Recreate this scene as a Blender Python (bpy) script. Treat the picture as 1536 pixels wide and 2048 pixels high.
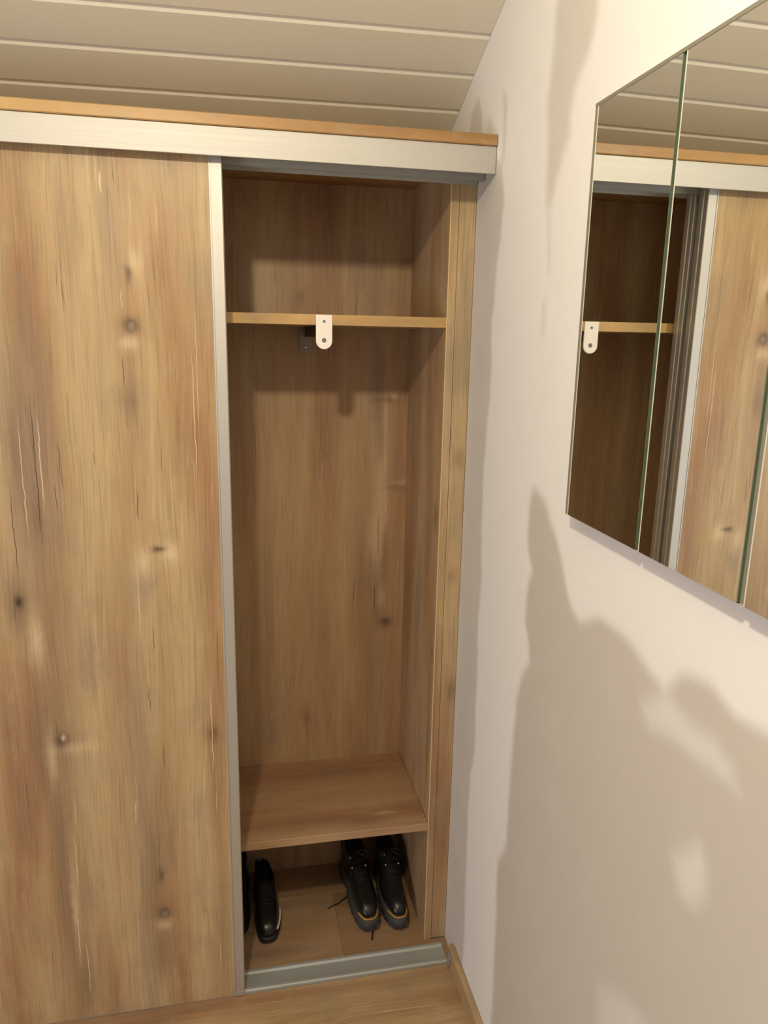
import bpy, bmesh, math, random
from mathutils import Vector, Matrix, noise
random.seed(4)
for o in list(bpy.data.objects): bpy.data.objects.remove(o)
S = bpy.context.scene
COL = S.collection
# ------------------------------------------------------------------ camera
cam_d = bpy.data.cameras.new('camera'); cam = bpy.data.objects.new('camera', cam_d); COL.objects.link(cam)
cam_d.sensor_fit = 'HORIZONTAL'; cam_d.sensor_width = 36.0; cam_d.lens = 1488.6 * 36 / 1536
cam_d.clip_start = 0.02
Rw = Matrix.Rotation(-0.20395, 3, 'Z') @ Matrix.Rotation(-0.22666, 3, 'X') @ Matrix.Rotation(-0.019295, 3, 'Y') @ Matrix.Rotation(math.pi / 2, 3, 'X')
cam.matrix_world = Matrix.Translation((-0.46377, -1.43293, 1.38012)) @ Rw.to_4x4()
S.camera = cam
# ------------------------------------------------------------------ light
W = bpy.data.worlds.new('world'); S.world = W; W.use_nodes = True
W.node_tree.nodes['Background'].inputs[0].default_value = (0.9, 0.95, 1.0, 1)
W.node_tree.nodes['Background'].inputs[1].default_value = 0.012
def lamp(name, kind, loc, power, col, **k):
    d = bpy.data.lights.new(name, kind); d.energy = power; d.color = col
    for a, v in k.items(): setattr(d, a, v)
    o = bpy.data.objects.new(name, d); o.location = loc; COL.objects.link(o); return o
lamp('ceiling_lamp_light', 'POINT', (-0.66, -1.28, 2.03), 30, (1.0, 0.87, 0.66), shadow_soft_size=0.035)
fl = lamp('left_fill_light', 'AREA', (-2.45, -1.75, 0.75), 22, (0.92, 0.93, 1.0), size=1.3)  # added soft fill from the left, not a real lamp of the place
fl.rotation_euler = (math.radians(88), 0, math.radians(-72))
S.view_settings.view_transform = 'Standard'; S.view_settings.look = 'None'
S.view_settings.gamma = 1; S.view_settings.use_curve_mapping = False
S.view_settings.exposure = 0.40
# ------------------------------------------------------------------ helpers
def srgb(r, g, b):
    f = lambda c: (c / 255 / 12.92) if c / 255 <= .04045 else ((c / 255 + .055) / 1.055) ** 2.4
    return (f(r), f(g), f(b), 1)
def link(name, me, mat=None, parent=None, smooth=False):
    o = bpy.data.objects.new(name, me); COL.objects.link(o)
    if mat: me.materials.append(mat)
    if parent:
        o.parent = parent
        base = parent
        off = Vector((0, 0, 0))
        while base is not None:
            off += base.location; base = base.parent
        if not me.get('local'):
            me.transform(Matrix.Translation(-off))
        me['local'] = 1
    if smooth:
        for p in me.polygons: p.use_smooth = True
    return o
def finish(bm, name, mat, parent=None, smooth=False, origin=None, kind=None):
    """world-space bmesh -> one object; keeps world position as attribute 'rest' for the wood pattern"""
    me = bpy.data.meshes.new(name); bm.normal_update(); bm.to_mesh(me); bm.free()
    at = me.attributes.new('rest', 'FLOAT_VECTOR', 'POINT')
    buf = []
    for v in me.vertices: buf.extend(v.co)
    at.data.foreach_set('vector', buf)
    o = link(name, me, mat, parent, smooth)
    if origin and not parent:
        me.transform(Matrix.Translation(-Vector(origin))); o.location = origin
    if kind: o['kind'] = kind
    return o
def empty(name, loc, label, cat, group=None):
    o = bpy.data.objects.new(name, None); COL.objects.link(o); o.location = loc
    o.empty_display_size = .05
    o['label'] = label; o['category'] = cat
    if group: o['group'] = group
    return o
def box(bm, a, b, bev=0.0, seg=1):
    x0, y0, z0 = a; x1, y1, z1 = b
    vs = [bm.verts.new(p) for p in [(x0,y0,z0),(x1,y0,z0),(x1,y1,z0),(x0,y1,z0),(x0,y0,z1),(x1,y0,z1),(x1,y1,z1),(x0,y1,z1)]]
    fs = [bm.faces.new([vs[i] for i in q]) for q in [(3,2,1,0),(4,5,6,7),(0,1,5,4),(1,2,6,5),(2,3,7,6),(3,0,4,7)]]
    if bev:
        es = {e for f in fs for e in f.edges}
        bmesh.ops.bevel(bm, geom=list(es), offset=bev, segments=seg, affect='EDGES', profile=.5)
def mbox(name, a, b, mat, parent=None, bev=0.0008, **k):
    bm = bmesh.new(); box(bm, a, b, bev); return finish(bm, name, mat, parent, **k)
def prism(bm, prof, axis, t0, t1):
    """closed profile extruded along axis; prof = 2-D points in the two other axes (in order)"""
    def P(q, t):
        return {'x': (t, q[0], q[1]), 'y': (q[0], t, q[1]), 'z': (q[0], q[1], t)}[axis]
    A = [bm.verts.new(P(q, t0)) for q in prof]; B = [bm.verts.new(P(q, t1)) for q in prof]
    n = len(prof)
    for i in range(n): bm.faces.new([A[i], A[(i+1) % n], B[(i+1) % n], B[i]])
    bm.faces.new(A[::-1]); bm.faces.new(B)
    bmesh.ops.recalc_face_normals(bm, faces=bm.faces[:])
def tube(bm, pts, r, n=8):
    pts = [Vector(p) for p in pts]; rings = []
    for i, p in enumerate(pts):
        t = (pts[min(i+1, len(pts)-1)] - pts[max(i-1, 0)]).normalized()
        up = Vector((0, 0, 1)) if abs(t.z) < .9 else Vector((1, 0, 0))
        a = t.cross(up).normalized(); b = t.cross(a)
        rings.append([bm.verts.new(p + a * math.cos(k*2*math.pi/n) * r + b * math.sin(k*2*math.pi/n) * r) for k in range(n)])
    for A, B in zip(rings, rings[1:]):
        for k in range(n): bm.faces.new([A[k], A[(k+1) % n], B[(k+1) % n], B[k]])
    bm.faces.new(rings[0][::-1]); bm.faces.new(rings[-1])
# ------------------------------------------------------------------ materials
class NT:
    def __init__(s, name):
        s.m = bpy.data.materials.new(name); s.m.use_nodes = True; s.t = s.m.node_tree
        s.b = s.t.nodes['Principled BSDF']
    def n(s, kind, **k):
        x = s.t.nodes.new(kind)
        for a, v in k.items(): setattr(x, a, v)
        return x
    def put(s, sock, v):
        if isinstance(v, bpy.types.NodeSocket): s.t.links.new(v, sock)
        else: sock.default_value = v
    def math(s, op, a, b=0.0, c=0.0, clamp=False):
        x = s.n('ShaderNodeMath', operation=op, use_clamp=clamp)
        s.put(x.inputs[0], a); s.put(x.inputs[1], b); s.put(x.inputs[2], c); return x.outputs[0]
    def vmath(s, op, a, b=(0, 0, 0)):
        x = s.n('ShaderNodeVectorMath', operation=op)
        s.put(x.inputs[0], a); s.put(x.inputs[1], b)
        return x.outputs['Value'] if op in ('DOT_PRODUCT', 'LENGTH') else x.outputs[0]
    def mix(s, f, a, b, mode='MIX'):
        x = s.n('ShaderNodeMix', data_type='RGBA', blend_type=mode)
        s.put(x.inputs[0], f); s.put(x.inputs[6], a); s.put(x.inputs[7], b); return x.outputs[2]
    def noise(s, vec, scale=1.0, detail=2.0, rough=.5, dist=0.0):
        x = s.n('ShaderNodeTexNoise'); s.put(x.inputs['Vector'], vec)
        x.inputs['Scale'].default_value = scale; x.inputs['Detail'].default_value = detail
        x.inputs['Roughness'].default_value = rough; x.inputs['Distortion'].default_value = dist
        return x.outputs[0]
    def ramp(s, f, stops):
        x = s.n('ShaderNodeValToRGB'); s.put(x.inputs[0], f)
        e = x.color_ramp.elements
        while len(e) < len(stops): e.new(.5)
        for i, (p, c) in enumerate(stops): e[i].position = p; e[i].color = c if not isinstance(c, (int, float)) else (c, c, c, 1)
        return x.outputs[0]
    def smooth(s, v, lo, hi):
        x = s.n('ShaderNodeMapRange', interpolation_type='SMOOTHSTEP'); s.put(x.inputs[0], v)
        x.inputs[1].default_value = lo; x.inputs[2].default_value = hi; return x.outputs[0]
    def bump(s, h, strength, dist):
        x = s.n('ShaderNodeBump'); x.inputs['Strength'].default_value = strength; x.inputs['Distance'].default_value = dist
        s.put(x.inputs['Height'], h); s.t.links.new(x.outputs[0], s.b.inputs['Normal'])
    def attr(s, name):
        x = s.n('ShaderNodeAttribute', attribute_name=name); return x
def plain(name, col, rough=.5, metal=0.0, spec=.5, grain=0.0, **k):
    t = NT(name); c = col
    if grain:
        co = t.n('ShaderNodeTexCoord').outputs['Object']
        nz = t.noise(co, 60, 3)
        c = t.mix(t.math('MULTIPLY', nz, grain), col, tuple(v * .6 for v in col[:3]) + (1,))
    t.put(t.b.inputs['Base Color'], c)
    t.b.inputs['Roughness'].default_value = rough; t.b.inputs['Metallic'].default_value = metal
    t.b.inputs['Specular IOR Level'].default_value = spec
    for a, v in k.items(): t.b.inputs[a].default_value = v
    return t.m
LIGHT = srgb(194, 166, 122); MID = srgb(180, 148, 104); RED = srgb(166, 124, 86); DARK = srgb(132, 106, 80)
GREY = srgb(158, 138, 114); KNOT = srgb(76, 60, 50); BLACK = srgb(60, 46, 38); PALE = srgb(222, 196, 156)
def wood(name, grain='z', across='x', shift=(0.0, 0.0), bright=1.0, pal=None, feats=(), cracks=(), redder=0.0, streak=1.0, lines=True, rough=.42):
    """worn plank laminate. u runs across the grain, v along it; both in metres of the object's rest position"""
    t = NT(name)
    DARK_, RED_, MID_, LIGHT_, GREY_ = pal or (DARK, RED, MID, LIGHT, GREY)
    sep = t.n('ShaderNodeSeparateXYZ'); t.put(sep.inputs[0], t.attr('rest').outputs['Vector'])
    ax = {'x': sep.outputs[0], 'y': sep.outputs[1], 'z': sep.outputs[2]}
    u0 = t.math('ADD', ax[across], shift[0]) if not isinstance(across, tuple) else None
    v = t.math('ADD', ax[grain], shift[1])
    other = [a for a in 'xyz' if a not in (grain, across)][0]
    def vec(a, b, c=0.0):
        x = t.n('ShaderNodeCombineXYZ'); t.put(x.inputs[0], a); t.put(x.inputs[1], b); t.put(x.inputs[2], c); return x.outputs[0]
    w = t.math('MULTIPLY', ax[other], .35)
    def sc(su, sv, uu=None, off=0.0):
        return vec(t.math('MULTIPLY', uu if uu is not None else u0, su), t.math('MULTIPLY', v, sv), t.math('ADD', t.math('MULTIPLY', w, su), off))
    warp = t.math('MULTIPLY', t.math('SUBTRACT', t.noise(sc(7, 2.0), 1, 2), .5), .035)
    u = t.math('ADD', u0, warp)
    a = t.noise(sc(13, 1.2, u, 3.1), 1, 3, .5)
    c = t.ramp(a, [(.22, DARK_), (.35, RED_), (.47, MID_), (.60, LIGHT_), (.74, GREY_)])
    patch = t.noise(sc(9, 5, u, 8.3), 1, 4, .6)
    c = t.mix(t.math('MULTIPLY', t.smooth(patch, .52, .72), .55), c, GREY)
    c = t.mix(t.math('MULTIPLY', t.smooth(patch, .48, .28), .45), c, LIGHT)
    mot = t.noise(sc(34, 12, u, 30.0), 1, 5, .68)
    c = t.mix(t.math('MULTIPLY', t.smooth(mot, .50, .72), .30), c, srgb(150, 126, 100))
    c = t.mix(t.math('MULTIPLY', t.smooth(mot, .47, .28), .26), c, srgb(206, 178, 136))
    b = t.noise(sc(70, 4, u, 1.7), 1, 3, .6)
    c = t.mix(t.math('MULTIPLY', t.smooth(b, .52, .80), .34 * streak), c, DARK)
    c = t.mix(t.math('MULTIPLY', t.smooth(b, .46, .22), .28 * streak), c, LIGHT)
    ur = ax[across]; vr = ax[grain]
    uw = vec(ur, vr)
    wn = t.n('ShaderNodeTexNoise'); t.put(wn.inputs['Vector'], uw); wn.inputs['Scale'].default_value = 55; wn.inputs['Detail'].default_value = 3
    jit = t.vmath('SCALE', t.vmath('SUBTRACT', wn.outputs['Color'], (.5, .5, .5)));
    jit.node.inputs['Scale'].default_value = .010
    uj = t.vmath('ADD', uw, jit)
    for (fu, fv, ru, rv, amp, col) in feats:
        d = t.vmath('MULTIPLY', t.vmath('SUBTRACT', uj, (fu, fv, 0)), (1/ru, 1/rv, 0))
        m = t.math('MULTIPLY', t.math('EXPONENT', t.math('MULTIPLY', t.vmath('DOT_PRODUCT', d, d), -1.0)), min(1.0, amp*1.2))
        c = t.mix(m, c, col)
    if lines:
        g = t.noise(sc(420, 7, u, 5.5), 1, 2, .6)
        c = t.mix(t.math('MULTIPLY', t.smooth(g, .45, .75), .26), c, BLACK)
        g2 = t.noise(sc(230, 5, u, 9.5), 1, 2, .55)
        mask = t.smooth(t.noise(sc(14, 3, u, 12.0), 1, 2), .5, .66)
        c = t.mix(t.math('MULTIPLY', t.math('MULTIPLY', t.smooth(g2, .66, .72), mask), .6), c, BLACK)
        mask2 = t.smooth(t.noise(sc(12, 3.4, u, 21.0), 1, 2), .5, .66)
        c = t.mix(t.math('MULTIPLY', t.math('MULTIPLY', t.smooth(g2, .36, .30), mask2), .45), c, PALE)
    for (cu, v0, v1, wd, col) in cracks:
        wv = t.math('MULTIPLY', t.math('SUBTRACT', t.noise(vec(0.0, t.math('MULTIPLY', vr, 30), cu * 40), 1, 3), .5), .008)
        du = t.math('ABSOLUTE', t.math('SUBTRACT', t.math('ADD', ur, wv), cu))
        mv = t.math('MULTIPLY', t.smooth(vr, v0, v0 + (v1 - v0) * .3), t.smooth(vr, v1, v1 - (v1 - v0) * .3))
        m = t.math('MULTIPLY', t.smooth(du, wd, wd * .3), mv)
        c = t.mix(t.math('MULTIPLY', m, .85), c, col)
    if redder: c = t.mix(redder, c, srgb(168, 112, 84))
    hsv = t.n('ShaderNodeHueSaturation'); t.put(hsv.inputs['Color'], c); hsv.inputs['Value'].default_value = bright; hsv.inputs['Saturation'].default_value = SAT
    t.put(t.b.inputs['Base Color'], hsv.outputs[0])
    t.b.inputs['Roughness'].default_value = rough; t.b.inputs['Specular IOR Level'].default_value = .35
    t.bump(b, .12, .001)
    return t.m
SAT = 0.95
def knot(u, v, r=.012):
    return [(u, v, r*2.6, r*5, .5, RED), (u, v, r*1.1, r*1.1, .95, KNOT), (u+.001, v-.001, r*.5, r*.5, .7, GREY), (u-.004, v-r*2.4, r*1.3, r*1.1, .55, PALE)]
KX = -.627
door_feats = ([(-.80, 1.22, .05, .35, .35, DARK), (-.79, .72, .035, .30, .35, DARK), (-.80, .25, .03, .3, .3, DARK), (-.635, 1.25, .022, .30, .28, RED), (-.64, .40, .03, .3, .3, DARK), (-.655, .72, .018, .22, .3, GREY), (-.505, .5, .016, .4, .3, RED)] + knot(KX, 1.396) + knot(KX + .002, .233) + [
    (KX, 1.483, .006, .016, .7, KNOT), (KX + .01, 1.50, .012, .02, .5, PALE),
    (KX - .01, 1.27, .018, .03, .55, DARK), (KX - .02, 1.13, .020, .10, .3, RED), (KX - .028, 1.55, .016, .12, .45, GREY),
    (KX, .32, .006, .016, .6, KNOT), (KX - .01, .13, .022, .05, .5, DARK), (KX - .02, .30, .022, .16, .45, DARK),
    (-.626, .975, .016, .030, .6, PALE), (-.581, .995, .016, .018, .7, PALE), (-.600, 1.003, .012, .006, .7, KNOT), (-.63, .93, .02, .03, .5, GREY),
    (-.80, 1.15, .045, .22, .5, GREY), (-.822, 1.18, .018, .12, .6, DARK), (-.80, 1.06, .010, .05, .6, DARK), (-.770, .92, .03, .12, .35, RED),
    (-.845, .905, .02, .06, .75, DARK), (-.843, .915, .007, .012, .8, BLACK), (-.82, .84, .012, .05, .5, PALE),
    (-.796, .636, .017, .017, .85, KNOT), (-.789, .643, .004, .006, .7, PALE), (-.825, .63, .022, .10, .65, DARK), (-.812, .60, .01, .06, .5, PALE), (-.76, .62, .04, .012, .35, PALE),
    (-.81, .43, .018, .14, .5, DARK), (-.80, .22, .014, .16, .55, DARK), (-.793, .26, .007, .12, .45, PALE), (-.785, .10, .018, .07, .5, DARK),
    (-.66, .56, .022, .16, .35, GREY), (-.515, .625, .010, .018, .8, KNOT), (-.51, .60, .014, .12, .4, RED),
    (-.505, 1.12, .016, .30, .5, RED), (-.54, 1.35, .02, .2, .25, RED), (-.51, .15, .012, .15, .4, DARK),
    (-.70, 1.30, .05, .30, .35, LIGHT), (-.70, .45, .04, .25, .35, LIGHT), (-.57, .72, .03, .2, .3, LIGHT),
    (-.72, 1.55, .02, .10, .3, DARK), (-.545, 1.50, .03, .1, .25, LIGHT)])
door_cracks = [(-.643, 1.29, 1.35, .0009, BLACK), (-.796, 1.00, 1.30, .0012, BLACK), (-.818, 1.02, 1.26, .0010, PALE), (-.788, 1.06, 1.26, .0012, PALE),
    (-.757, 1.13, 1.21, .0008, BLACK), (-.767, 1.07, 1.13, .0008, BLACK), (-.700, 1.155, 1.185, .0008, BLACK), (-.632, 1.05, 1.12, .0010, BLACK),
    (-.640, .82, .975, .0010, PALE), (-.618, .80, .86, .0009, BLACK), (-.630, .68, .74, .0009, BLACK), (-.610, .55, .62, .0008, BLACK),
    (-.785, .30, .44, .0012, PALE), (-.778, .05, .20, .0010, PALE), (-.792, .12, .30, .0010, PALE), (-.668, .44, .50, .0012, PALE),
    (-.528, 1.10, 1.38, .0010, PALE), (-.521, 1.20, 1.45, .0008, PALE), (-.517, .52, .74, .0012, PALE), (-.640, 1.42, 1.46, .0008, PALE),
    (-.852, 1.16, 1.32, .0012, BLACK), (-.840, .95, 1.13, .0010, BLACK), (-.662, 1.60, 1.64, .0016, PALE)]
M_door = wood('door_laminate', feats=door_feats, cracks=door_cracks, shift=(0, 0), bright=.91)
back_feats = [(-.105, 1.243, .03, .008, .8, DARK), (-.085, 1.252, .008, .008, .7, PALE), (-.105, 1.21, .006, .05, .5, PALE),
    (-.078, 1.03, .03, .007, .75, DARK), (-.065, 1.045, .015, .006, .6, PALE), (-.11, .96, .018, .14, .55, PALE), (-.13, .90, .02, .06, .6, PALE), (-.10, .86, .01, .09, .6, DARK),
    (-.095, .685, .020, .014, .85, KNOT), (-.118, .73, .008, .05, .7, DARK), (-.11, .75, .012, .03, .5, PALE),
    (-.07, .9, .02, .5, .5, RED), (-.13, .55, .03, .3, .45, DARK), (-.20, 1.0, .05, .35, .35, LIGHT), (-.33, .9, .06, .3, .35, LIGHT),
    (-.296, .44, .012, .03, .6, DARK), (-.27, .60, .04, .25, .3, RED), (-.39, .7, .02, .5, .35, DARK), (-.306, 1.47, .012, .018, .5, DARK), (-.16, .85, .02, .25, .3, DARK)]
M_back = wood('back_panel_laminate', feats=back_feats, cracks=[(-.118, .84, .98, .0015, DARK), (-.100, .92, 1.02, .0012, PALE), (-.105, 1.06, 1.22, .0014, PALE), (-.125, .70, .80, .0016, BLACK), (-.245, 1.10, 1.13, .0008, BLACK)], shift=(3.3, 1.1), bright=.93, redder=.16)  # red tint puts the reddish shade of the interior into the colour
M_side = wood('side_panel_laminate', across='y', shift=(5.2, .7), bright=.86, redder=.14, feats=[(.03, 1.02, .015, .03, .7, DARK), (.02, .72, .01, .015, .7, DARK), (.03, .60, .012, .2, .5, DARK)])  # reddened as well, interior shade carried by the colour
M_edge = wood('panel_edge_laminate', shift=(1.9, 2.4), streak=.6, bright=.92, feats=[(-.012, .64, .012, .03, .6, DARK), (-.02, .90, .01, .02, .5, RED), (-.015, 1.15, .012, .02, .4, DARK)])
M_shelf = wood('shelf_laminate', grain='x', across='y', shift=(.7, 3.1), streak=1.1, redder=.12, bright=.92, feats=[])  # slight red tint for the shade inside the wardrobe
M_low = wood('lower_shelf_laminate', grain='x', across='y', shift=(0, 0), streak=1.3, redder=.30, bright=.84,
             feats=[(.035, -.19, .018, .05, .6, DARK), (.055, -.14, .006, .03, .6, PALE), (.05, -.30, .012, .10, .5, DARK), (.12, -.2, .03, .3, .3, LIGHT), (.075, -.10, .012, .08, .4, DARK)])  # stronger red tint, closet shade painted into the laminate
OLIVE = (srgb(150, 112, 62), srgb(172, 130, 74), srgb(186, 146, 84), srgb(192, 154, 92), srgb(170, 136, 84))
M_top = wood('top_board_wood', grain='x', across='z', shift=(2.0, .3), streak=.4, lines=False, bright=.88, pal=OLIVE)
M_shedge = wood('shelf_front_band', grain='x', across='z', shift=(3.0, .3), streak=.4, lines=False, bright=.92, pal=OLIVE)
M_floor_l = wood('floor_laminate_light', grain='x', across='y', shift=(1.3, 5.1), bright=.92, streak=.8)
M_floor_d = wood('floor_laminate_dark', grain='x', across='y', shift=(4.7, 2.2), bright=.84, streak=.8, redder=.15)
M_floor_c = wood('floor_laminate_light_shaded', grain='x', across='y', shift=(1.3, 5.1), bright=.80, streak=.9, redder=.28)  # room laminate darkened and reddened to paint in the closet's shade
M_floor_e = wood('floor_laminate_dark_shaded', grain='x', across='y', shift=(4.7, 2.2), bright=.72, streak=.9, redder=.34)  # dark plank tone with the closet's shade put into its colour
M_skirt = wood('skirting_laminate', grain='y', across='z', shift=(.6, 1.1), bright=.95, streak=.6)
def alu(name, col, rough=.36, axis='x', metal=.8):
    t = NT(name)
    mp = t.n('ShaderNodeMapping'); t.put(mp.inputs[0], t.attr('rest').outputs['Vector'])
    mp.inputs['Scale'].default_value = {'x': (4, 900, 900), 'z': (900, 900, 4)}[axis]
    nz = t.noise(mp.outputs[0], 1, 2)
    t.put(t.b.inputs['Base Color'], t.mix(t.math('MULTIPLY', nz, .25), col, tuple(c * .7 for c in col[:3]) + (1,)))
    t.b.inputs['Metallic'].default_value = metal
    t.put(t.b.inputs['Roughness'], t.math('ADD', t.math('MULTIPLY', nz, .1), rough))
    t.bump(nz, .04, .0003)
    return t.m
M_alu = alu('satin_aluminium', srgb(192, 190, 184), .56, 'x')
M_aluv = alu('satin_aluminium_upright', srgb(200, 197, 190), .5, 'z')
M_track = alu('grey_aluminium_track', srgb(176, 174, 164), .55, 'x', .4)
M_seam = plain('dark_seam', srgb(40, 34, 30), .8)
M_white = plain('white_enamel', srgb(236, 228, 218), .35, grain=.05)
M_screw = plain('screw_steel', srgb(150, 148, 150), .3, 1.0, grain=.2)
M_dark = plain('dark_plastic', srgb(84, 74, 66), .5, grain=.3)
M_gbr = plain('grey_enamel', srgb(150, 142, 130), .4, grain=.1)
# ------------------------------------------------------------------ setting: floor
SL, C0 = .425, 1.889            # sloped ceiling: z = C0 - SL*y
XL, YB = -2.6, -2.9
floor = mbox('floor', (XL, YB, -.03), (.0, .45, -.010), plain('screed', srgb(150, 140, 126), .9, grain=.3), bev=0); floor['kind'] = 'structure'
rows = [-.050 - .245 * k for k in range(-2, 12)]
pid = 0
for r, y1 in enumerate(rows):
    y0 = max(y1 - .245, YB); y1 = min(y1, .42)
    if y0 >= y1: continue
    cuts = [-.243 + 1.285 * k + (0 if abs(rows[r] - .195) < 1e-6 else (.47 * r + .62) % 1.285) for k in range(-4, 3)]
    cuts = sorted({max(XL, min(0.0, c)) for c in cuts} | {XL, 0.0})
    for i, (x0, x1) in enumerate(zip(cuts, cuts[1:])):
        if x1 - x0 < .02: continue
        mat = M_floor_d if (abs(rows[r] - .195) < 1e-6 and x1 > -.1) or (rows[r] > .3 and i % 2) else [M_floor_l, M_floor_l, M_floor_d][(i + r) % 3]
        if abs(rows[r] - .195) < 1e-6 and x1 <= -.1: mat = M_floor_l
        if y1 < 0 and y1 > -.3: mat = M_floor_l
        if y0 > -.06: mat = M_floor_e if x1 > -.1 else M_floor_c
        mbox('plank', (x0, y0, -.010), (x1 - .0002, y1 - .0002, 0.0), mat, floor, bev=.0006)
# right wall: plasterboard with white filler, stains by patch polygons (wall coordinates y,z)
PG = dict(
G1=[(0.091,1.748),(-0.126,1.676),(-0.142,1.617),(-0.141,1.593),(-0.137,1.553),(-0.127,1.488),(-0.117,1.419),(-0.126,1.34),(-0.119,1.222),(-0.116,1.165),(-0.113,1.112),(-0.115,1.039),(-0.126,0.942),(-0.127,0.84),(-0.13,0.714),(-0.14,0.576),(-0.13,0.513),(-0.119,0.424),(-0.129,0.212),(-0.14,0.031),(-.14,-.1),(0.3,-0.1),(0.3,1.748)],
G1a=[(-0.113,1.788),(-0.139,1.773),(-0.142,1.727),(-0.133,1.674),(-0.121,1.677),(-0.124,1.731)],
G1b=[(0.068,1.74),(0.064,1.799),(0.038,1.812),(0.016,1.82),(0.001,1.8),(-0.020,1.73)],
G1c=[(-0.035,1.73),(-0.048,1.766),(-0.085,1.729)],
G2=[(-0.318,1.833),(-0.321,1.794),(-0.317,1.757),(-0.314,1.712),(-0.325,1.635),(-0.332,1.586),(-0.35,1.583),(-0.364,1.614),(-0.378,1.631),(-0.395,1.653),(-0.397,1.677),(-0.404,1.706),(-0.415,1.727),(-0.44,1.748),(-0.455,1.783),(-0.452,1.834),(-.45,2.1),(-.34,2.1),(-0.335,1.882)],
G2b=[(-0.328,1.61),(-0.347,1.60),(-0.361,1.485),(-0.348,1.486)],
G2c=[(-0.339,1.444),(-0.356,1.443),(-0.359,1.389),(-0.341,1.385)],
G3=[(-0.349,1.158),(-0.34,1.136),(-0.34,1.086),(-0.349,1.056),(-0.368,1.032),(-0.356,1.015),(-0.349,0.979),(-0.351,0.937),(-0.373,0.91),(-0.382,0.88),(-0.356,0.841),(-0.34,0.797),(-0.334,0.737),(-0.333,0.65),(-0.332,0.55),(-0.327,0.496),(-0.299,0.442),(-0.301,0.357),(-0.311,0.255),(-0.311,0.163),(-0.316,0.038),(-.32,-.2),(-2.9,-.2),(-2.9,1.1),(-1.5,1.06),(-0.947,1.049),(-0.909,1.041),(-0.865,1.035),(-0.824,1.047),(-0.8,1.039),(-0.775,1.029),(-0.763,1.015),(-0.751,1.005),(-0.719,1.011),(-0.683,1.026),(-0.646,1.034),(-0.593,1.037),(-0.54,1.009),(-0.505,1.026),(-0.484,1.056),(-0.44,1.112),(-0.408,1.143),(-0.366,1.161)],
W1=[(-0.709,0.975),(-0.751,1.002),(-0.809,0.994),(-0.841,0.998),(-0.87,0.988),(-0.885,0.97),(-0.863,0.967),(-0.823,0.965),(-0.778,0.962),(-0.729,0.953)],
W2=[(-0.798,0.83),(-0.84,0.872),(-0.855,0.86),(-0.86,0.834),(-0.844,0.805),(-0.818,0.799)],
W3=[(-0.681,0.537),(-0.698,0.558),(-0.75,0.591),(-0.795,0.595),(-0.696,0.454)])
def sdist(p, poly):
    x, y = p; d = 1e9; ins = False; n = len(poly)
    for i in range(n):
        ax_, ay = poly[i]; bx, by = poly[(i+1) % n]
        ex, ey = bx-ax_, by-ay; wx, wy = x-ax_, y-ay
        t = max(0, min(1, (wx*ex+wy*ey)/(ex*ex+ey*ey+1e-12)))
        q = (wx-t*ex)**2+(wy-t*ey)**2
        if q < d: d = q
        if (ay > y) != (by > y) and x < (bx-ax_)*(y-ay)/(by-ay)+ax_: ins = not ins
    d = math.sqrt(d); return d if ins else -d
def patch(y, z):
    def g(k, w, a):
        P = PG[k]
        s = max(0, min(1, .5 + sdist((y, z), P)/w)); return a*s*s*(3-2*s)
    v = 0
    if y > -.20: v = max(g('G1', .012, .8), g('G1a', .012, .5), g('G1b', .012, .7), g('G1c', .012, .4))
    if z > 1.3 and y < -.2: v = max(v, g('G2', .03, .75), g('G2b', .014, .35), g('G2c', .012, .35))
    if z < 1.25 and y < -.2:
        v = max(v, g('G3', .022, 1.0))
        if y < -.6: v -= g('W1', .03, .55) + g('W2', .035, .6) + g('W3', .04, .4)
    return max(0, v)
ys = [YB, -2.3, -1.8, -1.4] + [-1.1 + .009*i for i in range(145)] + [.45]
zs = [-.03] + [.0085*i for i in range(1, 240)] + [2.2, 2.5, 3.2]
bm = bmesh.new(); grid = [[bm.verts.new((0.0, y, z)) for z in zs] for y in ys]
for i in range(len(ys)-1):
    for j in range(len(zs)-1): bm.faces.new([grid[i][j], grid[i][j+1], grid[i+1][j+1], grid[i+1][j]])
# outer skin so that the wall has thickness
ob = [bm.verts.new((.1, y, z)) for y in (ys[0], ys[-1]) for z in (zs[0], zs[-1])]
bm.faces.new([ob[0], ob[2], ob[3], ob[1]])
tw = NT('plasterboard_and_filler')
pa = tw.attr('patch').outputs['Fac']
co = tw.n('ShaderNodeTexCoord').outputs['Object']
n1 = tw.noise(co, 9, 4, .6); n2 = tw.noise(co, 45, 3)
f = tw.math('ADD', pa, tw.math('MULTIPLY', tw.math('SUBTRACT', n1, .5), .28), clamp=True)
wc = tw.mix(f, srgb(232, 230, 226), srgb(196, 189, 179))
wc = tw.mix(tw.math('MULTIPLY', n2, .06), wc, srgb(180, 170, 160))
tw.put(tw.b.inputs['Base Color'], wc); tw.b.inputs['Roughness'].default_value = .85; tw.b.inputs['Specular IOR Level'].default_value = .2
tw.bump(tw.math('ADD', n2, tw.math('MULTIPLY', pa, -1.0)), .15, .001)
wall = finish(bm, 'wall_right', tw.m); wall['kind'] = 'structure'
at = wall.data.attributes.new('patch', 'FLOAT', 'POINT')
vals = []
for vtx in wall.data.vertices:
    x, y, z = vtx.co
    if x > .05 or z > 2.1: vals.append(.3); continue
    q = Vector((0, y, z))
    yy = y + (noise.noise(q*9)*.008 + noise.noise(q*30)*.003); zz = z + noise.noise(q*7 + Vector((5, 5, 5)))*.02
    vals.append(patch(yy, zz))
at.data.foreach_set('value', vals)
M_paint = plain('wall_paint', srgb(158, 158, 158), .85, grain=.06, spec=.2)
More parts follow.
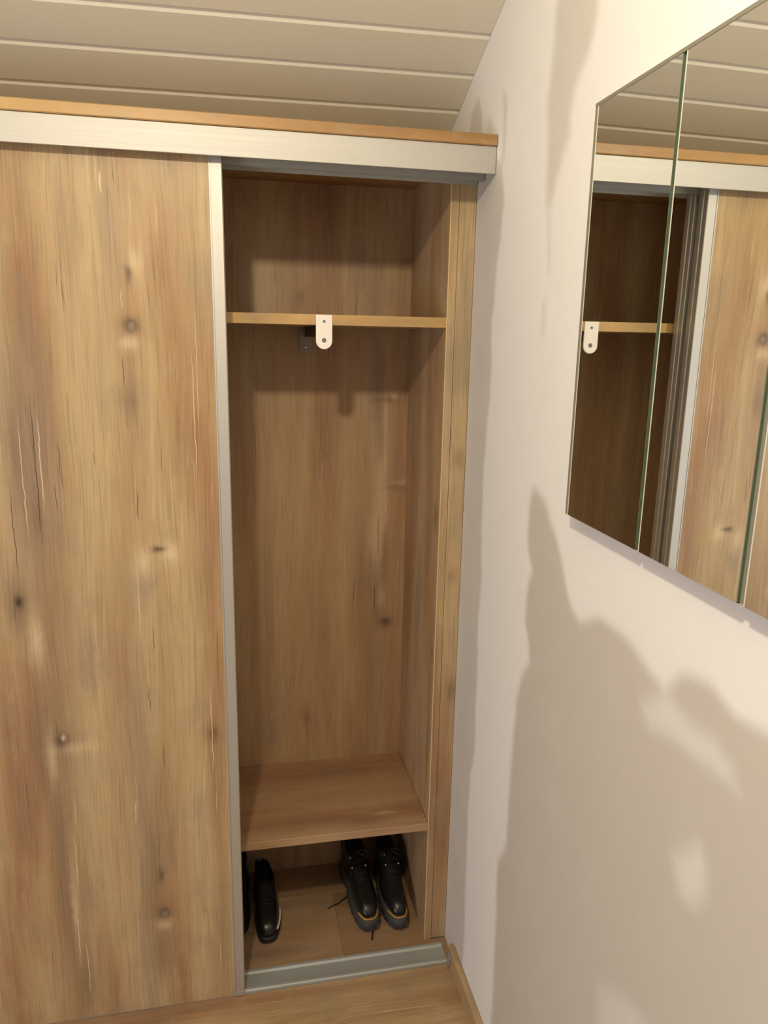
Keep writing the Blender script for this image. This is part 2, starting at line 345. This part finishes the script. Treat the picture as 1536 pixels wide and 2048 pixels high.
for nm, a, b in [('wall_left', (XL-.1, YB, -.03), (XL, .45, 3.2)), ('wall_back', (XL-.1, .45, -.03), (.1, .55, 3.2)), ('wall_front', (XL-.1, YB-.1, -.03), (.1, YB, 3.2))]:
    mbox(nm, a, b, M_paint, bev=0)['kind'] = 'structure'
sk = mbox('baseboard_right', (-.0135, -2.85, .0), (-.0002, -.068, .046), M_skirt, bev=.0015); sk['kind'] = 'structure'
bm = bmesh.new(); bmesh.ops.create_icosphere(bm, subdivisions=3, radius=1, matrix=Matrix.Translation((-.0150, -.083, .020)) @ Matrix.Diagonal((.0028, .010, .020, 1)))
for v_ in bm.verts: v_.co += Vector((0, 1, 1)) * noise.noise(v_.co*90) * .003
finish(bm, 'sealant', plain('grey_sealant', srgb(138, 136, 128), .6, grain=.3), sk, smooth=True)['label'] = 'grey smear of sealant on the skirting end'
# ------------------------------------------------------------------ ceiling of boards
M_ceil = plain('cream_ceiling_board', srgb(222, 216, 200), .55, grain=.05, spec=.3)
bm = bmesh.new()
YR = -1.67; zR = C0 - SL*YR
prism(bm, [(.50, C0-SL*.50+.012), (YR, zR+.012), (YB-.05, zR+.012), (YB-.05, zR+.06), (YR, zR+.06), (.50, C0-SL*.50+.06)], 'x', XL-.05, .05)
ceil = finish(bm, 'ceiling', M_ceil); ceil['kind'] = 'structure'
cs = 1/math.sqrt(1+SL*SL); PIT = .0855/cs
def board(k):
    """one board below the groove at y = .0455 + .0855 k ; local s runs down the slope"""
    bm = bmesh.new(); y00 = .0475 + .0875*k
    W_ = .0875/cs
    prof = [(.0, .0080), (.0010, .0076), (.0118, .0008), (.0132, .0), (W_-.0008, .0), (W_, .0010), (W_, .011), (0, .011)]
    ends = []
    for X in (XL, -.0005):
        y0 = y00 - .0183*X
        ring = []
        for s, d in prof:
            y = y0 + s*cs; z = C0 - SL*y
            ring.append(bm.verts.new((X, y + d*SL*cs*1.0, z + d*cs)))
        ends.append(ring)
    n = len(prof)
    for i in range(n): bm.faces.new([ends[0][i], ends[0][(i+1) % n], ends[1][(i+1) % n], ends[1][i]])
    bm.faces.new(ends[0][::-1]); bm.faces.new(ends[1]); bmesh.ops.recalc_face_normals(bm, faces=bm.faces[:])
    finish(bm, 'ceiling_board', M_ceil, ceil)
for k in range(-19, 4): board(k)
# ------------------------------------------------------------------ wardrobe
WB = (-.60, .10, 0.0)
wr = empty('sliding_door_wardrobe', WB, 'brown wood-effect sliding-door wardrobe under the sloping ceiling, its right bay open', 'wardrobe')
D = .3035; XR = -.0511; XDV = -.62; XE = -2.55
ZT, ZB, RF = 1.7108, 1.6662, .1004
mbox('top_board', (XE, -.1045, ZT), (-.001, .365, 1.7290), M_top, wr, bev=.0015)
def par(name, a, b, mat, bev=.0006, label=None):
    o = mbox(name, a, b, mat, wr, bev=bev)
    if label: o['label'] = label
    return o
par('back_panel', (XE, D, 0), (-.001, D+.008, ZT), M_back)
par('side_panel', (XR, 0, .0005), (-.0345, D, ZT-.0005), M_side)
par('side_panel', (XDV-.018, 0, .0005), (XDV, D, ZT-.0005), M_side)
par('side_panel', (XE, -.1, .0005), (XE+.018, D, ZT-.0005), M_side)
par('filler_panel', (-.0338, .0002, .004), (-.0008, .02, ZT-.0005), M_edge, label='narrow upright wooden filler strip against the wall')
# light edge banding line on the side panel's front
par('edge_band', (XR-.0006, -.0012, .001), (XR+.0012, .0, ZT-.03), plain('pale_edge_band', srgb(214, 184, 138), .5, grain=.2), bev=0)
par('edge_band', (XR+.0012, -.0004, .001), (-.0352, .0, ZT-.03), M_edge, bev=0)
par('shelf', (XDV, 0, 1.4060), (XR-.0006, D, 1.4250), M_shelf)
par('shelf', (XDV, 0, .2962), (XR-.0006, D, .3152), M_low)
par('shelf', (XE+.018, 0, .85), (XDV-.018, D, .869), M_shelf)
par('edge_band', (XDV, -.0006, 1.4060), (XR-.0006, 0, 1.4250), M_shedge, bev=0)
# pelmet and running gear
par('fascia', (XE, -RF, ZB), (-.0012, -.0965, ZT-.0003), M_alu, bev=.0006, label='satin aluminium fascia rail above the doors')
bm = bmesh.new()
box(bm, (XE, -.0965, ZT-.004), (-.002, -.003, ZT-.0003))
for a, b in ((-.045, -.0435), (-.0355, -.034), (-.0045, -.003)):
    box(bm, (XE, a, ZB-.0005), (-.002, b, ZT-.004))
box(bm, (XE, -.034, ZB+.008), (-.002, -.0045, ZB+.010))
finish(bm, 'upper_track', M_track, wr)['label'] = 'grey aluminium track behind the fascia'
bm = bmesh.new()
prism(bm, [(-.0745, 0), (-.0765, .004), (-.0765, .009), (-.0745, .0112), (-.0690, .0112), (-.0665, .0085), (-.0650, .0045), (-.0280, .0035), (-.0245, .0075), (-.0185, .0075), (-.0165, .004), (-.0165, 0)], 'x', XE, -.0150)
lt = finish(bm, 'lower_track', alu('floor_track_aluminium', srgb(176, 178, 174), .5, 'x', .35), wr); lt['label'] = 'satin aluminium floor track'
# doors
XD = -.4687
def door(x1, yf, first):
    x0 = x1 - .92
    if first:
        d = mbox('door', (x0+.022, yf+.0018, .0035), (x1-.0195, yf+.010, 1.693), M_door, wr, bev=.0003)
    else:
        d = mbox('door', (x0+.022, yf+.0018, .016), (x1-.0195, yf+.010, 1.693), M_door, wr, bev=.0003)
    zb = .0030 if first else .0135
    th = .029
    for side, xa in ((1, x1), (-1, x0+.0215)):
        bm = bmesh.new()
        # upright handle profile: thin lip, shallow groove, flat face, returned side
        a, b = (xa-.0215, xa) if side == 1 else (xa, xa-.0215)
        s = side
        L = [(0, .0), (.0022, .0), (.0022, .0016), (.0034, .0016), (.0034, .0002), (.0205, .0002), (.0215, .0012), (.0215, .0125), (.0195, .0135), (.0195, .0155), (.0215, .0165), (.0215, th), (0.0, th)]
        prof = [(a + s*q[0], yf + q[1]) for q in L]
        # front skirt reaches lower than the body, which clears the floor track
        prism(bm, prof, 'z', .0125, 1.695)
        if first: prism(bm, [(a + s*.0, yf), (a + s*.0215, yf), (a + s*.0215, yf+.0012), (a + s*.0, yf+.0012)], 'z', zb, .0125)
        finish(bm, 'handle_profile', M_aluv, d)['label'] = 'satin aluminium upright edge profile'
    return d
dmain = door(XD, -.0785, True)
dmain['label'] = 'front sliding door with knotty wood-effect panel'
drear = door(XD+.0008, -.0375, False); drear['label'] = 'rear sliding door hidden behind the front one'
door(XD-.90, -.0375, False)
# rail brackets
def bracket(name, xc, y, zt, zb, w, mat, label, big=.0046):
    bm = bmesh.new(); r = w/2; prof = [(xc-r, zt), (xc+r, zt)]
    for k in range(0, 17):
        a = -math.pi*k/16
        prof.append((xc+r*math.cos(a), zb+r+r*math.sin(a)))
    prism(bm, prof, 'y', y-.003, y)
    bmesh.ops.bevel(bm, geom=[e for e in bm.edges if abs(e.verts[0].co.y-e.verts[1].co.y) < 1e-6 and e.verts[0].co.y < y-.001], offset=.0007, segments=2, affect='EDGES')
    o = finish(bm, 'rail_bracket', mat, wr); o['label'] = label
    for zz, rr, m in ((zt-.0120, .0030, M_screw), (zb+.0162, big, M_screw)):
        bm = bmesh.new()
        bmesh.ops.create_cone(bm, cap_ends=True, segments=20, radius1=rr, radius2=rr*.72, depth=.0014, matrix=Matrix.Translation((xc, y-.0034, zz)) @ Matrix.Rotation(math.pi/2, 4, 'X'))
        # cross recess
        s = finish(bm, 'screw', m, o)
    return o
bracket('b', -.2892, 0, 1.4245, 1.3617, .0306, M_white, 'white rounded rail bracket screwed to the shelf edge')
bracket('b', -.2945, D, 1.4056, 1.3450, .0290, M_gbr, 'rear rail bracket on the back panel')
mbox('clothes_rail', (-.2960, .0005, 1.3840), (-.2830, D-.004, 1.4055), M_dark, wr, bev=.002)['label'] = 'short dark pull-out rail under the shelf'
# ------------------------------------------------------------------ mirror
MX = -.0187; MT, MB = 1.6656, 1.1535
mr = empty('wall_mirror', (0.0, -.78, MB), 'large three-panel wall mirror on the unpainted plasterboard wall', 'mirror')
M_mirror = NT('silvered_glass'); M_mirror.b.inputs['Base Color'].default_value = (.88, .90, .87, 1); M_mirror.b.inputs['Metallic'].default_value = 1; M_mirror.b.inputs['Roughness'].default_value = .008
M_mirror = M_mirror.m
M_green = plain('green_glass_edge', srgb(84, 100, 80), .2, grain=.2)
M_bevel = plain('pale_bevel', srgb(216, 216, 200), .3, .2, grain=.1)
M_greyb = plain('grey_mirror_trim', srgb(140, 136, 120), .4, .2, grain=.1)
mbox('backing_board', (-.0125, -1.05, MB+.003), (-.0003, -.513, MT-.002), M_greyb, mr, bev=.0005)
for ga, gb in ((-.6985, -.6925), (-.8790, -.8700)):
    mbox('gap_strip', (MX+.0032, ga, MB), (-.0125, gb, MT-.0045), M_greyb, mr, bev=0)
cutsM = [(-.6925, -.5150), (-.8700, -.6985), (-1.05, -.8790)]
for y0, y1 in cutsM:
    p = mbox('mirror_panel', (MX, y0+.0006, MB), (MX+.0005, y1-.0006, MT-.0045), M_mirror, mr, bev=0)
    bm = bmesh.new()
    box(bm, (MX+.0003, y0, MB-.0), (MX+.0030, y0+.0012, MT-.0045))
    box(bm, (MX+.0006, y0, MB), (MX+.0045, y1, MB+.0010))
    finish(bm, 'glass_edge', M_green, p)['label'] = 'green glass edge'
    mbox('bevel_strip', (MX-.0002, y1-.0013, MB), (MX+.0040, y1, MT-.0045), M_bevel, p, bev=0)['label'] = 'pale bevelled glass edge'
    g = mbox('glass_backing', (MX+.0031, y0, MB), (-.0125, y1, MT-.0045), M_greyb, p, bev=0)
mbox('trim_strip', (MX-.0006, -1.05, MT-.0045), (-.0004, -.5085, MT), M_greyb, mr, bev=.0004)['label'] = 'thin grey top edge trim'
mbox('trim_strip', (MX-.0004, -.5150, MB), (-.0004, -.5085, MT-.0045), M_greyb, mr, bev=.0004)['label'] = 'thin grey side edge trim'
# ------------------------------------------------------------------ shoes
M_leather = plain('black_leather', srgb(26, 24, 23), .32, grain=.3, spec=.5)
M_cloth = plain('black_mesh_fabric', srgb(15, 14, 13), .85, grain=.4, spec=.3)
M_sole = plain('dark_grey_rubber', srgb(62, 60, 58), .7, grain=.3)
M_bsole = plain('black_rubber', srgb(24, 23, 22), .6, grain=.3)
M_yel = plain('yellow_welt', srgb(190, 140, 34), .6, grain=.2)
M_line = plain('black_lining', srgb(14, 13, 12), .9, grain=.3)
M_hook = plain('bright_metal_hook', srgb(225, 220, 205), .25, .9, grain=.1)
M_stripe = plain('white_stripe', srgb(220, 218, 212), .5, grain=.1)
M_lace = plain('black_lace', srgb(20, 18, 17), .8, grain=.3)
def outline(L, Wd, toe, heel, n=40, side=1, bend=.010):
    """footprint: y 0 at the toe tip, L at the heel"""
    pts = []
    for k in range(n):
        a = 2*math.pi*k/n
        t = (1-math.cos(a))/2                    # 0 toe .. 1 heel
        sgn = 1 if math.sin(a) >= 0 else -1
        base = abs(math.sin(a))**(.62 if t < .5 else .75)
        w = Wd/2*(1.0 - .26*math.exp(-((t-.62)/.16)**2) - .12*max(0, t-.6))
        y = toe + (heel-toe)*t
        pts.append((sgn*base*w + bend*side*math.sin(math.pi*t)*.6, y))
    return pts
def loft(bm, rings, cap0=True, cap1=True):
    R = [[bm.verts.new(p) for p in r] for r in rings]; n = len(R[0])
    for A, B in zip(R, R[1:]):
        for k in range(n): bm.faces.new([A[k], A[(k+1) % n], B[(k+1) % n], B[k]])
    if cap0: bm.faces.new(R[0][::-1])
    if cap1: bm.faces.new(R[-1])
    bmesh.ops.recalc_face_normals(bm, faces=bm.faces[:])
def shoe(name, loc, rz, label, group, L, Wd, hs, prof, side, boot):
    """prof: list of (z, toe y, heel y, width factor) slices from the welt up to the collar"""
    root = empty(name, loc, label, 'shoe', group); root.rotation_euler.z = 0
    Rz = Matrix.Rotation(rz, 3, 'Z'); T = Vector(loc)
    def tr(x, y, z): return tuple(Rz @ Vector((x, y, z)) + T)
    def ring(z, toe, heel, wf, n=40, grow=0.0):
        o = outline(L, Wd*wf + grow*2, toe-grow, heel+grow, n, side)
        rise = lambda y: 0.0
        return [tr(x, y, z) for x, y in o]
    bm = bmesh.new()
    g = .003 if boot else .001
    toeup = .004
    def sring(z, gr, lift):
        o = outline(L, Wd + gr*2, -gr, L+gr, 40, side)
        return [tr(x, y, z + lift*max(0, 1-y/.06)**2*toeup*2) for x, y in o]
    loft(bm, [sring(0, -.003, 1), sring(.002, g, 1), sring(hs*.5, g+.001, .5), sring(hs-.002, g, 0), sring(hs, g-.003, 0)])
    sole = finish(bm, 'sole', M_sole if boot else M_bsole, root, smooth=True)
    # tread lugs round the sole edge
    if boot:
        bm = bmesh.new(); o = outline(L, Wd+.0075, -.0035, L+.0035, 44, side)
        for k in range(0, 44, 2):
            x, y = o[k]; nx, ny = x, y-L*.4
            c = Vector(tr(x, y, hs*.36 + .004*max(0, 1-y/.06)))
            box(bm, (c.x-.0028, c.y-.0028, c.z-.006), (c.x+.0028, c.y+.0028, c.z+.007), .0008)
        finish(bm, 'tread_lugs', M_sole, sole, kind='stuff')
        bm = bmesh.new()
        oo = outline(L, Wd-.002, .0045, L, 60, side)
        k0 = [i for i in range(60) if oo[i][1] < .16*L]
        order = sorted(k0, key=lambda i: (i+30) % 60)
        tube(bm, [tr(oo[i][0], oo[i][1], hs+.0004) for i in order], .0020, 8)
        finish(bm, 'welt_stripe', M_yel, sole, smooth=True)['label'] = 'yellow stripe round the toe'
    # upper: slices with blended in-between rings
    s0 = .007 if boot else .001
    prof = [(a_, b_+s0*max(0, 1-b_/.08), c_, d_) for a_, b_, c_, d_ in prof]
    rings = [ring(hs-.001, s0, L-.002, .95)]
    for (z, ty, hy, wf) in prof: rings.append(ring(z, ty, hy, wf))
    # roll the collar inward and down into the opening
    z, ty, hy, wf = prof[-1]
    rings.append(ring(z+.002, ty+.004, hy-.004, wf*.9))
    rings.append(ring(z-.004, ty+.008, hy-.007, wf*.78))
    rings.append(ring(hs+.012, ty+.004, hy-.010, wf*.74))
    bm = bmesh.new(); loft(bm, rings, True, True)
    up = finish(bm, 'upper', M_leather, root, smooth=True)
    m = up.modifiers.new('sub', 'SUBSURF'); m.levels = 1; m.render_levels = 2
    # lining well
    bm = bmesh.new()
    loft(bm, [ring(hs+.016, ty+.010, hy-.013, wf*.66), ring(z-.008, ty+.012, hy-.011, wf*.70)], True, True)
    finish(bm, 'lining', M_line, root, smooth=True)
    # tongue and laces over the instep
    zc = z
    a = Vector((0, ty*.62, hs + (zc-hs)*.62)); b = Vector((0, ty+.006, zc+.006))
    def pz(y):                                   # height of the instep profile at y
        last = (hs, 0.0)
        for q in prof:
            if q[1] >= y:
                f_ = (y-last[1])/max(1e-5, q[1]-last[1]); return last[0] + (q[0]-last[0])*f_
            last = (q[0], q[1])
        return prof[-1][0]
    bm = bmesh.new(); n = 9; rows_ = []
    y_a, y_b = ty*.55, ty+.012
    for i in range(n):
        y = y_a + (y_b-y_a)*i/(n-1); zz = pz(y) + .0035 + (.010 if i == n-1 else 0)
        hw = Wd*(.15 + .03*i/n)
        rows_.append([tr(s*hw, y, zz - .35*abs(s)**2*hw) for s in (-1, -.5, 0, .5, 1)])
    V = [[bm.verts.new(p) for p in r] for r in rows_]
    for A, B in zip(V, V[1:]):
        for k in range(4): bm.faces.new([A[k], A[k+1], B[k+1], B[k]])
    bmesh.ops.recalc_face_normals(bm, faces=bm.faces[:])
    tg = finish(bm, 'tongue', M_cloth, root, smooth=True); sm = tg.modifiers.new('th', 'SOLIDIFY'); sm.thickness = .004; sm.offset = 0
    bm = bmesh.new()
    for i in range(5):
        y = y_a + .006 + (y_b-y_a-.016)*i/4; zz = pz(y)+.007; hw = Wd*.20
        sg = 1 if i % 2 else -1
        tube(bm, [tr(-hw, y, zz-.005), tr(-hw*.5, y+.002*sg, zz+.0005), tr(0, y, zz+.0015), tr(hw*.5, y-.002*sg, zz+.0005), tr(hw, y, zz-.005)], .0018, 6)
    if boot:                                     # a bow with two drooping loops
        yb = y_b-.006; zz = pz(yb)+.012
        for s in (-1, 1):
            tube(bm, [tr(0, yb, zz), tr(s*.016, yb-.008, zz+.006), tr(s*.030, yb-.016, zz-.006), tr(s*.024, yb-.020, zz-.012), tr(s*.008, yb-.008, zz-.002), tr(0, yb, zz)], .0017, 6)
    finish(bm, 'laces', M_lace, root, smooth=True)
    if boot:
        for s in (-1, 1):
            for j in range(2):
                y = y_b-.012-.020*j; zz = pz(y)+.001
                bm = bmesh.new(); bmesh.ops.create_uvsphere(bm, u_segments=10, v_segments=6, radius=.0028, matrix=Matrix.Translation(tr(s*Wd*.27, y, zz)))
                finish(bm, 'lace_hook', M_hook, root, smooth=True)
    return root, tr, pz
boot_prof = [(.043, .001, .243, .97), (.050, .006, .244, .95), (.058, .015, .245, .90), (.064, .030, .246, .84), (.069, .050, .247, .80), (.078, .074, .248, .82), (.090, .096, .249, .84), (.102, .116, .250, .88), (.112, .130, .250, .88)]
r1, tr1, pz1 = shoe('work_boot', (-.170, .045, 0.0), .11, 'black leather boot with yellow toe stripe, left one of its pair, loose lace beside it', 'yellow-striped boots in the wardrobe', .240, .064, .034, boot_prof, 1, True)
r2, tr2, pz2 = shoe('work_boot', (-.0985, .038, 0.0), .0, 'black leather boot with yellow toe stripe, right one of its pair, beside the side panel', 'yellow-striped boots in the wardrobe', .240, .060, .034, boot_prof, -1, True)
bm = bmesh.new()
tube(bm, [(-.205, .150, .030), (-.212, .160, .012), (-.222, .160, .003), (-.235, .150, .0022), (-.247, .146, .0022), (-.262, .138, .0022)], .0016, 6)
finish(bm, 'loose_lace', M_lace, r1, smooth=True)
bm = bmesh.new()
tube(bm, [(-.165, .047, .004), (-.168, .036, .002), (-.172, .022, .002)], .0020, 6)
finish(bm, 'loose_lace', M_lace, r1, smooth=True)
low_prof = [(.024, .002, .238, .97), (.034, .006, .239, .95), (.042, .014, .240, .90), (.048, .028, .240, .85), (.053, .048, .240, .82), (.060, .072, .240, .82), (.070, .094, .240, .84), (.078, .105, .240, .84)]
r3, tr3, pz3 = shoe('low_shoe', (-.412, .050, 0.0), .05, 'plain black low shoe with white side stripe, fully visible beside the sliding door edge', 'black low shoes by the door edge', .205, .060, .020, [(a, b*.9, c*.862, d) for a, b, c, d in low_prof], 1, False)
r4, tr4, pz4 = shoe('low_shoe', (-.478, .085, 0.0), -.04, 'plain black low shoe half hidden behind the sliding door edge', 'black low shoes by the door edge', .212, .060, .018, [(a, b*.9, c*.89, d) for a, b, c, d in low_prof], -1, False)
bm = bmesh.new()
o_ = outline(.205, .060, 0, .205, 60, 1)
tube(bm, [tr3(x+.0012, y, .030) for x, y in [q for q in o_[:30]] if .012 < y < .085], .0022, 6)
finish(bm, 'side_stripe', M_stripe, r3, smooth=True)['label'] = 'thin white side stripe'
